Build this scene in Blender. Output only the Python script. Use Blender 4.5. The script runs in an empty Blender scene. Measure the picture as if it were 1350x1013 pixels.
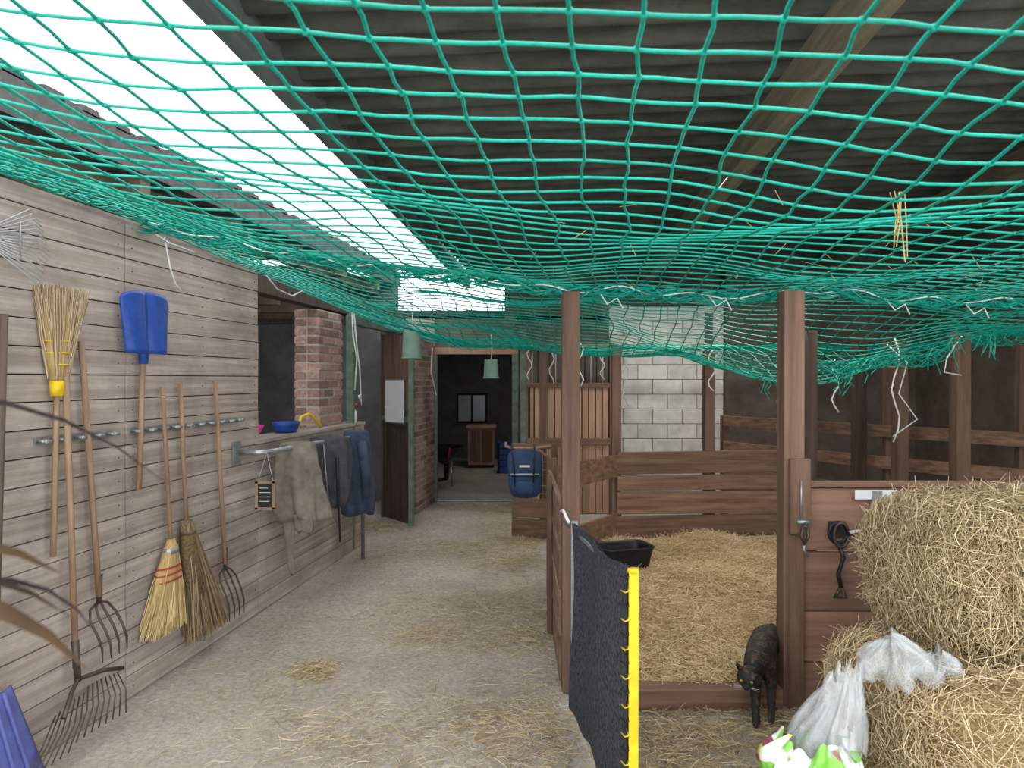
import bpy, math, random
import numpy as np
from mathutils import Vector, noise, Matrix
random.seed(7); rng=np.random.default_rng(7)
S=bpy.context.scene
# ---------------------------------------------------------------- materials
def ramp(nt,cols):
    r=nt.nodes.new('ShaderNodeValToRGB'); e=r.color_ramp.elements
    while len(e)<len(cols): e.new(0.5)
    for i,(p,c) in enumerate(cols):
        e[i].position=p; e[i].color=(c[0],c[1],c[2],1)
    return r
def mat(name,c1,c2=None,scale=(6,6,6),rough=.8,bump=.15,island=0.0,metal=0,detail=6,spec=.3,alpha=1,lo=.3,hi=.7,trans=0,mid=None,stain=None):
    m=bpy.data.materials.new(name); m.use_nodes=True; nt=m.node_tree
    b=nt.nodes['Principled BSDF']; b.inputs['Roughness'].default_value=rough
    b.inputs['Metallic'].default_value=metal; b.inputs['Specular IOR Level'].default_value=spec
    b.inputs['Alpha'].default_value=alpha
    if trans: b.inputs['Transmission Weight'].default_value=trans
    c2=c2 or tuple(x*.7 for x in c1)
    tc=nt.nodes.new('ShaderNodeTexCoord'); mp=nt.nodes.new('ShaderNodeMapping')
    if isinstance(scale,(int,float)): scale=(scale,)*3
    mp.inputs['Scale'].default_value=scale
    nt.links.new(tc.outputs['Object'],mp.inputs['Vector'])
    n=nt.nodes.new('ShaderNodeTexNoise'); n.inputs['Scale'].default_value=1; n.inputs['Detail'].default_value=detail; n.inputs['Roughness'].default_value=.65
    nt.links.new(mp.outputs[0],n.inputs['Vector'])
    cols=[(lo,c2),(hi,c1)]
    if mid: cols=[(lo,c2),((lo+hi)/2,mid),(hi,c1)]
    r=ramp(nt,cols); nt.links.new(n.outputs['Fac'],r.inputs[0])
    out=r.outputs[0]
    if island:
        g=nt.nodes.new('ShaderNodeNewGeometry'); mr=nt.nodes.new('ShaderNodeMapRange')
        mr.inputs['To Min'].default_value=1-island; mr.inputs['To Max'].default_value=1+island
        nt.links.new(g.outputs['Random Per Island'],mr.inputs['Value'])
        h=nt.nodes.new('ShaderNodeVectorMath'); h.operation='SCALE'
        nt.links.new(out,h.inputs[0]); nt.links.new(mr.outputs[0],h.inputs['Scale']); out=h.outputs[0]
    if stain:
        m2=nt.nodes.new('ShaderNodeMapping'); m2.inputs['Scale'].default_value=stain; nt.links.new(tc.outputs['Object'],m2.inputs['Vector'])
        n2=nt.nodes.new('ShaderNodeTexNoise'); n2.inputs['Scale'].default_value=1; n2.inputs['Detail'].default_value=7; n2.inputs['Roughness'].default_value=.7; nt.links.new(m2.outputs[0],n2.inputs['Vector'])
        m3=nt.nodes.new('ShaderNodeMapRange'); m3.inputs['From Min'].default_value=.32; m3.inputs['From Max'].default_value=.68; m3.inputs['To Min'].default_value=.70; m3.inputs['To Max'].default_value=1.28; nt.links.new(n2.outputs['Fac'],m3.inputs['Value'])
        h=nt.nodes.new('ShaderNodeVectorMath'); h.operation='SCALE'; nt.links.new(out,h.inputs[0]); nt.links.new(m3.outputs[0],h.inputs['Scale']); out=h.outputs[0]
    nt.links.new(out,b.inputs['Base Color'])
    if bump:
        bp=nt.nodes.new('ShaderNodeBump'); bp.inputs['Strength'].default_value=bump; bp.inputs['Distance'].default_value=.02
        nt.links.new(n.outputs['Fac'],bp.inputs['Height']); nt.links.new(bp.outputs[0],b.inputs['Normal'])
    return m
def multimat(name,cols,scale,rough=.6,bump=.2,alpha=1,vor=False):
    m=bpy.data.materials.new(name); m.use_nodes=True; nt=m.node_tree; b=nt.nodes['Principled BSDF']
    b.inputs['Roughness'].default_value=rough; b.inputs['Alpha'].default_value=alpha
    tc=nt.nodes.new('ShaderNodeTexCoord')
    if vor:
        n=nt.nodes.new('ShaderNodeTexVoronoi'); n.inputs['Scale'].default_value=scale; f=n.outputs['Color']
    else:
        n=nt.nodes.new('ShaderNodeTexNoise'); n.inputs['Scale'].default_value=scale; n.inputs['Detail'].default_value=4; f=n.outputs['Fac']
    nt.links.new(tc.outputs['Object'],n.inputs['Vector'])
    r=ramp(nt,cols); r.color_ramp.interpolation='CONSTANT' if vor else 'LINEAR'
    nt.links.new(f,r.inputs[0]); nt.links.new(r.outputs[0],b.inputs['Base Color'])
    if bump:
        bp=nt.nodes.new('ShaderNodeBump'); bp.inputs['Strength'].default_value=bump; bp.inputs['Distance'].default_value=.01
        nn=nt.nodes.new('ShaderNodeTexNoise'); nn.inputs['Scale'].default_value=40
        nt.links.new(tc.outputs['Object'],nn.inputs['Vector'])
        nt.links.new(nn.outputs['Fac'],bp.inputs['Height']); nt.links.new(bp.outputs[0],b.inputs['Normal'])
    return m
def strawmat(name,c,cd,cl):
    m=bpy.data.materials.new(name); m.use_nodes=True; nt=m.node_tree; b=nt.nodes['Principled BSDF']
    b.inputs['Roughness'].default_value=.55
    g=nt.nodes.new('ShaderNodeNewGeometry'); r=ramp(nt,[(0,cd),(.5,c),(1,cl)])
    nt.links.new(g.outputs['Random Per Island'],r.inputs[0]); nt.links.new(r.outputs[0],b.inputs['Base Color'])
    return m
M={}
M['wallwood']=mat('weathered_wall_wood',(.46,.405,.37),(.235,.19,.165),(2.6,.7,26),.85,.22,.09,lo=.28,hi=.72,mid=(.335,.285,.25),stain=(1.2,1.6,2.2))
M['woodx']=mat('brown_board_x',(.25,.15,.10),(.09,.05,.032),(1.2,14,28),.7,.25,.3)
M['panel']=mat('red_brown_panel_board',(.30,.175,.125),(.15,.08,.055),(1.2,14,20),.7,.2,.15)
M['woody']=mat('brown_board_y',(.27,.165,.115),(.10,.056,.038),(14,1.2,28),.7,.25,.3)
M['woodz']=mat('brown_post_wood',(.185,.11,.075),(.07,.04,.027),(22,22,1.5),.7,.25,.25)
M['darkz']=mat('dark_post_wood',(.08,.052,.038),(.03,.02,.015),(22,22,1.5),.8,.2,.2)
M['tanz']=mat('tan_plank',(.46,.29,.19),(.30,.17,.11),(25,25,1.5),.7,.15,.2)
M['beam']=mat('roof_beam_wood',(.22,.19,.13),(.10,.085,.06),(14,1.2,20),.85,.25,.2)
M['eave']=mat('eave_board',(.15,.17,.165),(.07,.08,.075),(10,1.2,14),.85,.2,.1)
M['handle']=mat('tool_handle_wood',(.36,.245,.16),(.16,.095,.06),(30,30,3),.6,.1)
M['handle2']=mat('dark_tool_handle',(.13,.09,.07),(.06,.04,.03),(30,30,3),.6,.1)
M['steel']=mat('rusty_steel',(.12,.10,.09),(.05,.035,.03),20,.5,.1,metal=.6)
M['galv']=mat('galvanised_steel',(.42,.45,.46),(.25,.27,.28),25,.4,.05,metal=.7)
M['conc']=mat('concrete_wall',(.16,.13,.105),(.075,.058,.045),2.5,.9,.3)
M['plaster']=mat('grey_plaster',(.15,.15,.15),(.08,.08,.08),3,.9,.2)
M['white']=mat('white_painted_block',(.74,.73,.71),(.50,.48,.45),5,.8,.2,.07)
M['mortar']=mat('mortar',(.42,.38,.33),(.28,.25,.21),20,.95,.2)
M['brick']=mat('old_brick',(.36,.235,.20),(.17,.11,.09),34,.9,.5,.4)
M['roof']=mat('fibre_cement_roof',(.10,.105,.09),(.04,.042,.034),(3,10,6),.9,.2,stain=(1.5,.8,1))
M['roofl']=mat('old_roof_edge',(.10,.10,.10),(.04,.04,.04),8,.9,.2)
M['net']=mat('green_net_cord',(.0,.32,.235),(.0,.20,.15),60,.5,.1,.15)
M['rope']=mat('white_rope',(.72,.74,.74),(.5,.52,.52),60,.7,.2)
M['black']=mat('black_plastic',(.02,.022,.025),(.01,.01,.012),10,.4,.05)
M['dark']=mat('dark_backing',(.02,.016,.013),(.012,.01,.008),8,.9,0)
M['green']=mat('faded_green_paint',(.14,.20,.15),(.07,.10,.08),12,.6,.15)
M['greenl']=mat('pale_green_plastic',(.20,.32,.26),(.13,.21,.17),8,.5,.1)
M['blue']=mat('blue_plastic',(.02,.075,.36),(.012,.045,.22),14,.4,.08)
M['purple']=mat('violet_blue_plastic',(.11,.13,.38),(.07,.08,.24),14,.45,.1)
M['yellow']=mat('yellow_paint',(.74,.52,.02),(.55,.38,.01),25,.4,.05)
M['red']=mat('red_stitching',(.5,.05,.04),(.3,.03,.03),30,.7,.1)
M['pink']=mat('pink_plastic',(.8,.06,.35),(.6,.04,.25),10,.4,0)
M['carpet']=mat('dark_carpet',(.105,.115,.13),(.02,.022,.027),(90,90,60),1,.9,spec=.1,lo=.35,hi=.65)
M['nylon']=mat('navy_nylon',(.03,.07,.17),(.012,.03,.075),9,.55,.3)
M['denim']=mat('blue_cloth',(.06,.085,.14),(.025,.038,.065),12,.9,.3)
M['coat']=mat('beige_leather',(.235,.205,.17),(.11,.095,.075),10,.8,.3)
M['vest']=mat('charcoal_cloth',(.075,.075,.085),(.035,.035,.045),14,.95,.3)
M['chalk']=mat('chalkboard_slate',(.02,.02,.02),(.012,.012,.012),10,.6,0)
M['paper']=mat('paper_white',(.75,.76,.78),(.65,.66,.68),3,.6,0)
M['leaf']=mat('dry_leaf',(.10,.055,.02),(.03,.018,.01),(12,12,12),.7,.1)
M['leafd']=mat('dark_dry_leaf',(.035,.02,.02),(.014,.01,.01),12,.8,.1)
M['film']=mat('clear_plastic_film',(.62,.66,.68),(.40,.43,.44),16,.15,.5,alpha=.34,spec=.9)
M['glass']=mat('dusty_glass',(.35,.42,.45),(.28,.33,.35),2,.2,0)
M['print']=multimat('printed_sack_film',[(0,(.6,.64,.6)),(.25,(.16,.44,.05)),(.46,(.55,.55,.05)),(.51,(.66,.7,.67)),(.60,(.2,.5,.08)),(.70,(.25,.07,.10)),(.78,(.62,.66,.62))],22,.3,.3,vor=True)
M['straw']=strawmat('straw_stalks',(.54,.41,.22),(.28,.195,.10),(.76,.64,.42))
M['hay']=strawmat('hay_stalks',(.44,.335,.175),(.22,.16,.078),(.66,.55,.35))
M['floorstraw']=strawmat('floor_straw',(.50,.40,.25),(.30,.23,.14),(.70,.60,.42))
M['straww']=strawmat('bedding_straw',(.80,.61,.33),(.50,.35,.17),(.95,.82,.54))
M['strawbase']=mat('straw_mass',(.48,.35,.17),(.22,.145,.065),45,.95,.8)
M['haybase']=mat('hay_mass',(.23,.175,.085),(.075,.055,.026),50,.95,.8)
M['bristle']=mat('corn_bristle',(.55,.41,.17),(.30,.20,.08),(70,70,4),.7,.5)
M['twig']=strawmat('broom_twigs',(.30,.21,.12),(.14,.09,.05),(.45,.34,.2))
M['bris']=strawmat('broom_bristles',(.58,.44,.19),(.38,.27,.1),(.74,.6,.32))
M['bris2']=strawmat('old_broom_bristles',(.44,.33,.2),(.26,.18,.1),(.6,.48,.32))
M['fur']=multimat('tortoiseshell_fur',[(0,(.009,.008,.008)),(.54,(.012,.010,.009)),(.59,(.11,.055,.026)),(.64,(.012,.01,.009)),(1,(.02,.013,.01))],32,.75,.5)
M['eye']=mat('amber_eye',(.5,.4,.05),(.4,.3,.04),5,.1,0)
M['pad']=mat('nose_skin',(.05,.03,.03),(.03,.02,.02),5,.4,0)
def floor_mat():
    m=bpy.data.materials.new('dusty_concrete_floor'); m.use_nodes=True; nt=m.node_tree; b=nt.nodes['Principled BSDF']
    b.inputs['Roughness'].default_value=.92; L=nt.links.new
    tc=nt.nodes.new('ShaderNodeTexCoord')
    def nz(s,d=8,r=.65):
        n=nt.nodes.new('ShaderNodeTexNoise'); n.inputs['Scale'].default_value=s; n.inputs['Detail'].default_value=d; n.inputs['Roughness'].default_value=r
        L(tc.outputs['Object'],n.inputs['Vector']); return n
    a=nz(1.1); f=nz(38,6,.8); st=nz(9,8,.75)
    r1=ramp(nt,[(.3,(.34,.305,.265)),(.7,(.52,.485,.44))]); L(a.outputs['Fac'],r1.inputs[0])
    r2=ramp(nt,[(.3,(.52,.50,.47)),(.62,(1.12,1.1,1.08))]); L(f.outputs['Fac'],r2.inputs[0])
    mx=nt.nodes.new('ShaderNodeMix'); mx.data_type='RGBA'; mx.blend_type='MULTIPLY'; mx.inputs['Factor'].default_value=1
    L(r1.outputs[0],mx.inputs[6]); L(r2.outputs[0],mx.inputs[7])
    r3=ramp(nt,[(.48,(0,0,0)),(.72,(.65,.65,.65))]); L(st.outputs['Fac'],r3.inputs[0])
    m2=nt.nodes.new('ShaderNodeMix'); m2.data_type='RGBA'; L(r3.outputs[0],m2.inputs['Factor']); L(mx.outputs[2],m2.inputs[6]); m2.inputs[7].default_value=(.42,.345,.25,1)
    L(m2.outputs[2],b.inputs['Base Color'])
    bp=nt.nodes.new('ShaderNodeBump'); bp.inputs['Strength'].default_value=.6; bp.inputs['Distance'].default_value=.02
    L(f.outputs['Fac'],bp.inputs['Height']); L(bp.outputs[0],b.inputs['Normal'])
    return m
M['floor']=floor_mat()
# ---------------------------------------------------------------- builder
class B:
    def __init__(s,name): s.n=name; s.v=[]; s.f=[]; s.mi=[]; s.sm=[]; s.ms=[]
    def m(s,k):
        if k not in s.ms: s.ms.append(k)
        return s.ms.index(k)
    def add(s,vs,fs,k,smooth=False):
        o=len(s.v); s.v+= [tuple(p) for p in vs]; i=s.m(k)
        for f in fs: s.f.append(tuple(o+a for a in f)); s.mi.append(i); s.sm.append(smooth)
    def hexa(s,c,k,bev=0):
        s.add(c,[(3,2,1,0),(4,5,6,7),(0,1,5,4),(1,2,6,5),(2,3,7,6),(3,0,4,7)],k)
    def box(s,x0,x1,y0,y1,z0,z1,k):
        s.hexa([(x0,y0,z0),(x1,y0,z0),(x1,y1,z0),(x0,y1,z0),(x0,y0,z1),(x1,y0,z1),(x1,y1,z1),(x0,y1,z1)],k)
    def beam(s,p,q,w,h,k,up=(0,0,1)):
        p=Vector(p);q=Vector(q);d=(q-p).normalized();u=Vector(up)
        if abs(d.dot(u))>.98: u=Vector((0,1,0))
        a=d.cross(u).normalized()*w/2; b=a.cross(d).normalized()*h/2
        s.hexa([p-a-b,p+a-b,q+a-b,q-a-b,p-a+b,p+a+b,q+a+b,q-a+b],k)
    def tube(s,pts,r,k,n=8,cap=True,sy=1):
        pts=[Vector(p) for p in pts]; m=len(pts)
        rs=r if isinstance(r,(list,tuple)) else [r]*m
        vs=[];fs=[]; prev=None
        for i,p in enumerate(pts):
            d=(pts[min(i+1,m-1)]-pts[max(i-1,0)]).normalized()
            if prev is None:
                u=Vector((0,0,1)) if abs(d.z)<.9 else Vector((0,1,0)); a=d.cross(u).normalized()
            else:
                a=(prev-d*prev.dot(d)).normalized()
            prev=a; b=d.cross(a)
            for j in range(n):
                t=2*math.pi*j/n; vs.append(p+(a*math.cos(t)+b*math.sin(t)*sy)*rs[i])
        for i in range(m-1):
            for j in range(n):
                fs.append((i*n+j,i*n+(j+1)%n,(i+1)*n+(j+1)%n,(i+1)*n+j))
        if cap: fs.append(tuple(range(n-1,-1,-1))); fs.append(tuple((m-1)*n+j for j in range(n)))
        s.add(vs,fs,k,n>4)
    def ball(s,c,r,k,nu=12,nv=8,R=None):
        c=Vector(c); r=r if isinstance(r,(tuple,list)) else (r,r,r); vs=[];fs=[]
        for i in range(nv+1):
            ph=math.pi*i/nv
            for j in range(nu):
                th=2*math.pi*j/nu; p=Vector((r[0]*math.sin(ph)*math.cos(th),r[1]*math.sin(ph)*math.sin(th),r[2]*math.cos(ph)))
                if R: p=R@p
                vs.append(c+p)
        for i in range(nv):
            for j in range(nu): fs.append((i*nu+j,(i+1)*nu+j,(i+1)*nu+(j+1)%nu,i*nu+(j+1)%nu))
        s.add(vs,fs,k,True)
    def grid(s,fn,nu,nv,k,smooth=True):
        vs=[fn(i/nu,j/nv) for j in range(nv+1) for i in range(nu+1)]
        fs=[(j*(nu+1)+i,j*(nu+1)+i+1,(j+1)*(nu+1)+i+1,(j+1)*(nu+1)+i) for j in range(nv) for i in range(nu)]
        s.add(vs,fs,k,smooth)
    def done(s,bevel=0,solid=0,parent=None):
        me=bpy.data.meshes.new(s.n); me.from_pydata(s.v,[],s.f)
        for k in s.ms: me.materials.append(M[k])
        me.polygons.foreach_set('material_index',s.mi); me.polygons.foreach_set('use_smooth',s.sm); me.update()
        o=bpy.data.objects.new(s.n,me); S.collection.objects.link(o)
        if solid: md=o.modifiers.new('thick','SOLIDIFY'); md.thickness=solid; md.offset=0
        if bevel: md=o.modifiers.new('bev','BEVEL'); md.width=bevel; md.segments=2; md.limit_method='ANGLE'
        if parent: o.parent=parent
        return o
def strands(name,C,D,Ln,r,key,bend=.15):
    C=np.asarray(C,float);D=np.asarray(D,float);D/=np.linalg.norm(D,axis=1,keepdims=True)+1e-9
    N=len(C);Ln=np.broadcast_to(Ln,(N,)).reshape(N,1)
    rv=rng.normal(size=(N,3)); a=np.cross(D,rv); a/=np.linalg.norm(a,axis=1,keepdims=True)+1e-9; b=np.cross(D,a)
    P=[C-D*Ln/2, C+a*Ln*bend*rng.random((N,1)), C+D*Ln/2]
    V=np.zeros((N,9,3)); 
    for i in range(3):
        for j in range(3):
            t=2*math.pi*j/3; V[:,i*3+j]=P[i]+(a*math.cos(t)+b*math.sin(t))*r
    q=[]
    for i in range(2):
        for j in range(3): q.append([i*3+j,i*3+(j+1)%3,(i+1)*3+(j+1)%3,(i+1)*3+j])
    F=(np.arange(N)[:,None,None]*9+np.array(q)[None]).reshape(-1)
    me=bpy.data.meshes.new(name); me.vertices.add(N*9); me.vertices.foreach_set('co',V.reshape(-1))
    nf=N*6; me.loops.add(nf*4); me.loops.foreach_set('vertex_index',F.astype(np.int32)); me.polygons.add(nf)
    me.polygons.foreach_set('loop_start',np.arange(nf,dtype=np.int32)*4); me.polygons.foreach_set('loop_total',np.full(nf,4,dtype=np.int32))
    me.update(calc_edges=True); me.materials.append(M[key]); o=bpy.data.objects.new(name,me); S.collection.objects.link(o); return o
def W(y,off,z):  # point in the left-wall frame
    return Vector((-2.4+.131*y+off*.9915, y-off*.13, z))
def wbox(b,y0,y1,o0,o1,z0,z1,k):
    b.hexa([W(y0,o0,z0),W(y0,o1,z0),W(y1,o1,z0),W(y1,o0,z0),W(y0,o0,z1),W(y0,o1,z1),W(y1,o1,z1),W(y1,o0,z1)],k)
def nz(x,y,z=0,s=1): return noise.noise(Vector((x*s,y*s,z*s)))
# ---------------------------------------------------------------- shell
b=B('floor')
b.grid(lambda u,v:(-7+14*u,-3+19*v,.006*nz(u*14,v*19)-.006),60,80,'floor'); b.done()
b=B('wall_left'); pitch=.116
z=0; row=0
while z<2.38:
    h=min(pitch-.005,2.4-z)
    for (ya,yb) in ((0.8,3.666),(3.674,5.06)):
        wbox(b,ya,yb,-.022+random.uniform(-.0015,.0015),random.uniform(-.003,.003),z,z+h,'wallwood')
        for yy in (ya+.05,(ya+yb)/2,yb-.05):
            b.ball(W(yy,.002,z+h*.5),.004,'steel',6,4)
    if z+h<1.2: wbox(b,5.064,7.25,-.022,random.uniform(-.002,.002),z,z+h,'wallwood')
    z+=pitch
wbox(b,.8,5.06,-.06,-.024,0,2.39,'dark'); wbox(b,5.06,7.25,-.06,-.024,0,1.15,'dark')
wbox(b,5.0,7.25,-.2,.012,1.16,1.19,'wallwood')
wbox(b,5.0,5.06,-.12,-.024,1.16,2.4,'wallwood')
wbox(b,5.06,9.0,-.2,-.08,2.22,2.42,'darkz')
b.done(bevel=.002)
def bricks(name,y0,y1,o0,o1,z1):
    b=B(name); wbox(b,y0+.01,y1-.01,o0+.01,o1-.01,0,z1,'mortar'); z=0;r=0
    while z<z1:
        y=y0-(.11 if r%2 else 0)
        while y<y1-.02:
            a=max(y,y0)+.004; c=min(y+.222,y1)-.006
            if c-a>.02:
                j=random.uniform(-.005,.005)
                no=max(1,round((o1-o0)/.115)); w=(o1-o0)/no
                for q in range(no): wbox(b,a+j,c+j,o0+q*w+.004,o0+(q+1)*w-.004+j,z+.006,z+.066,'brick')
            y+=.228
        z+=.076;r+=1
    return b.done(bevel=.005)
bricks('brick_pier',6.3,6.85,-.3,-.065,2.2)
bricks('brick_pier',8.75,9.66,-.3,.13,2.2)
b=B('wall_left_building')
b.box(-5.6,-5.5,.8,10,0,2.95,'plaster'); b.box(-5.5,-1.5,9.72,9.8,0,2.95,'plaster')
b.box(-5.5,-3.2,7.5,7.6,0,1.9,'plaster')
b.done()
b=B('ceiling_joist')
for i in range(5): b.beam((-5.4,5.6+i*.75,2.3),(-2.1+i*.1,5.6+i*.75,2.3),.08,.12,'darkz')
b.done()
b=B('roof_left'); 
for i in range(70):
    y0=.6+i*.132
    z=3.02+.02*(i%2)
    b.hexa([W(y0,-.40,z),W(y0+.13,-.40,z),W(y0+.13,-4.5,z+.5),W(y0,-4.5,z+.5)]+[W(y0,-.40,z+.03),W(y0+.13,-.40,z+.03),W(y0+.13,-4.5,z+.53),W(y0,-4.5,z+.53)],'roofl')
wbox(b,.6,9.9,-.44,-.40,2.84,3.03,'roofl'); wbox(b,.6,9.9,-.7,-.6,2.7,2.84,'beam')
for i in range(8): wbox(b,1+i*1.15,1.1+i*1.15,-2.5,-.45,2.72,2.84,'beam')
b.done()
b=B('roof_right')
YR=1.9
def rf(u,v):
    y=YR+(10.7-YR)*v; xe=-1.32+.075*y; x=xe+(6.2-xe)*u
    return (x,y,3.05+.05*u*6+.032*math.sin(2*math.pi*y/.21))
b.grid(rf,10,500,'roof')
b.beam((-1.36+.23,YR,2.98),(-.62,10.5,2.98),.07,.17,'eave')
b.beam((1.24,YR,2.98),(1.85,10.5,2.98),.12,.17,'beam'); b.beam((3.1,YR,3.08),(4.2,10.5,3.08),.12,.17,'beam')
b.done()
b=B('wall_far')
b.box(-1.5,-1.02,9.75,9.95,0,2.4,'mortar'); b.box(.05,1.3,9.9,10.05,0,2.45,'conc'); b.box(-1.02,.05,9.8,9.95,1.98,2.4,'conc'); b.box(-.1,1.3,9.9,10.05,2.4,3.1,'conc')
b.done()
b=B('door_frame'); b.box(-1.04,.08,9.68,9.79,1.93,2.02,'tanz'); b.box(.0,.08,9.68,9.79,0,1.93,'green'); b.box(-1.06,-.98,9.68,9.79,0,1.93,'green'); b.box(-.98,0,9.68,9.79,0,.025,'galv'); b.done(bevel=.004)
b=B('wall_white_block'); b.box(1.3,2.86,10.02,10.2,0,2.6,'mortar')
r=0;z=0
while z<2.5:
    x=1.3-(.2 if r%2 else 0)
    while x<2.86:
        a=max(1.3,x)+.004;c=min(2.86,x+.40)-.004
        if c-a>.03: b.box(a,c,9.99+random.uniform(-.003,.003),10.1,z+.004,z+.196,'white')
        x+=.4
    z+=.2;r+=1
b.done(bevel=.006)
b=B('wall_back'); b.box(2.86,6.3,9.9,10.2,0,3.6,'conc'); b.box(1.28,6.3,10.2,10.3,2.4,3.6,'conc'); b.done()
b=B('wall_right'); b.box(5.4,5.6,1.5,10.2,0,3.6,'conc'); b.done()
b=B('wall_far_room'); b.box(-2.6,2.6,15,15.1,0,2.5,'plaster'); b.box(-2.7,-2.6,9.95,15,0,2.5,'plaster'); b.box(2.6,2.7,9.95,15,0,2.5,'plaster'); b.done()
b=B('ceiling_far_room'); b.box(-2.8,2.8,10.06,15.2,2.46,2.54,'roofl'); b.done()
b=B('window_1'); b.box(-1.12,-.5,14.93,14.99,.72,1.32,'dark')
b.box(-1.08,-.83,14.9,14.94,.76,1.28,'glass'); b.box(-.79,-.54,14.9,14.94,.76,1.28,'glass'); b.done()
b=B('wooden_cabinet'); b.box(-.8,-.32,13.4,13.9,.05,.72,'tanz'); b.box(-.83,-.29,13.37,13.93,.72,.76,'tanz'); b.box(-.77,-.57,13.385,13.4,.1,.68,'woodz'); b.box(-.55,-.35,13.385,13.4,.1,.68,'woodz')
for x in (-.78,-.38): b.box(x,x+.05,13.42,13.47,0,.05,'darkz'); b.box(x,x+.05,13.8,13.85,0,.05,'darkz')
b.done(bevel=.004)
b=B('blue_storage_crate'); b.box(-.25,.15,12.6,13,.0,.03,'blue')
for i in range(5): z=.03+i*.1; b.box(-.25,.15,12.6,12.62,z,z+.08,'blue'); b.box(-.25,.15,12.98,13,z,z+.08,'blue'); b.box(-.25,-.23,12.6,13,z,z+.08,'blue'); b.box(.13,.15,12.6,13,z,z+.08,'blue')
for x in (-.25,.12):
    for y in (12.6,12.97): b.box(x,x+.03,y,y+.03,0,.53,'blue')
b.done()
b=B('wheelbarrow')
def wb(u,v):
    t=2*math.pi*u; r=[.05,.16,.27,.3][min(3,int(v*3+.01))]; return (-1.05+r*1.0*math.cos(t),11.3+r*1.4*math.sin(t),.32+.26*v)
b.grid(wb,24,3,'black'); b.tube([(-1.2,10.7,.6),(-1.15,11,.4),(-1.08,11.7,.3),(-1.05,11.9,.18)],.016,'red'); b.tube([(-.9,10.7,.6),(-.95,11,.4),(-1.02,11.7,.3),(-1.05,11.9,.18)],.016,'red')
b.tube([(-1.08,11.9,.18),(-1.02,11.9,.18)],.18,'black',20); b.tube([(-1.2,11.05,.38),(-1.2,11.05,0)],.014,'galv'); b.tube([(-.9,11.05,.38),(-.9,11.05,0)],.014,'galv'); b.done()
# ---------------------------------------------------------------- left doorway + door
b=B('door_frame'); b.beam(W(6.95,-.03,0),W(6.95,-.03,2.2),.07,.07,'green'); b.beam(W(6.95,-.03,2.17),W(8.75,-.03,2.17),.07,.1,'green'); b.beam(W(8.7,.05,0),W(8.7,.05,2.2),.07,.07,'green'); b.done(bevel=.004)
b=B('door_1'); H=Vector((-1.09,8.0,0)); E=Vector((-1.48,8.5,0)); d=(E-H)
def dp(t,z): p=H+d*t; return (p.x,p.y,z)
b.beam(dp(0,0.02),dp(0,2.17),.06,.06,'green'); b.beam(dp(1,.02),dp(1,2.17),.05,.05,'darkz')
for i in range(5): b.beam(dp(.06+.2*i,.56),dp(.23+.2*i,.56),.03,1.06,'darkz')
b.beam(dp(0,1.1),dp(1,1.1),.045,.06,'darkz'); b.beam(dp(0,2.14),dp(1,2.14),.045,.06,'green'); b.beam(dp(0,1.16),dp(1,1.16),.045,.05,'green')
b.beam(dp(.02,1.7),dp(1,1.7),.012,.86,'woodz'); b.done(bevel=.003)
b=B('whiteboard'); off=Vector((-.02,-.03,0))
b.beam(Vector(dp(.2,1.36))+off,Vector(dp(.82,1.36))+off,.012,.48,'paper')
for zz in (1.12,1.6): b.beam(Vector(dp(.19,zz))+off,Vector(dp(.83,zz))+off,.018,.015,'galv')
b.done()
def bucket(name,x,y,z0,z1,r):
    b=B(name); n=24
    def f(u,v): t=2*math.pi*u; rr=r*(1-.12*v); return (x+rr*math.cos(t),y+rr*math.sin(t),z0+(z1-z0)*v)
    b.grid(f,n,4,'greenl'); b.tube([(x,y,z1-.004),(x,y,z1)],r*.88,'greenl',n); 
    b.tube([(x+r*1.02*math.cos(t*math.pi/12),y+r*1.02*math.sin(t*math.pi/12),z0) for t in range(25)],.008,'greenl',6)
    b.tube([(x,y,z1),(x+.01,y,z1+.1),(x,y,z1+.3)],.006,'rope',6); return b.done()
bucket('hanging_bucket',-1.03,7.6,1.82,2.12,.1); bucket('hanging_bucket',-.25,8.9,1.62,1.84,.09)
b=B('pink_bowl'); p=W(5.15,-.1,1.19)
b.grid(lambda u,v:(p.x+(.04+.05*v)*math.cos(6.2832*u),p.y+(.04+.05*v)*math.sin(6.2832*u),p.z+.09*v),20,3,'pink'); b.tube([p,p+Vector((0,0,.004))],.04,'pink',20); b.done(solid=.004)
b=B('blue_basin'); p=W(5.72,-.1,1.19)
b.grid(lambda u,v:(p.x+(.07+.03*v)*math.cos(6.2832*u),p.y+(.11+.05*v)*math.sin(6.2832*u),p.z+.08*v),24,3,'blue'); b.tube([p,p+Vector((0,0,.004))],.07,'blue',20); b.done(solid=.004)
b=B('yellow_garden_hose'); b.tube([W(5.9,-.06,1.3),W(6.0,-.04,1.32),W(6.12,-.03,1.27),W(6.2,-.03,1.22),W(6.25,-.04,1.2)],.012,'yellow'); b.tube([W(5.9,-.06,1.3),W(5.88,-.08,1.2)],.012,'yellow');b.done()
b=B('spray_bottle'); p=W(7.0,-.02,1.19)
b.tube([p,p+Vector((0,0,.1)),p+Vector((0,0,.13)),p+Vector((0,0,.16))],[.035,.035,.015,.014],'paper',14); b.tube([p+Vector((-.03,0,.17)),p+Vector((.04,0,.17))],.012,'red'); b.ball(p+Vector((.0,0,.17)),.02,'red'); b.done()
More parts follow.
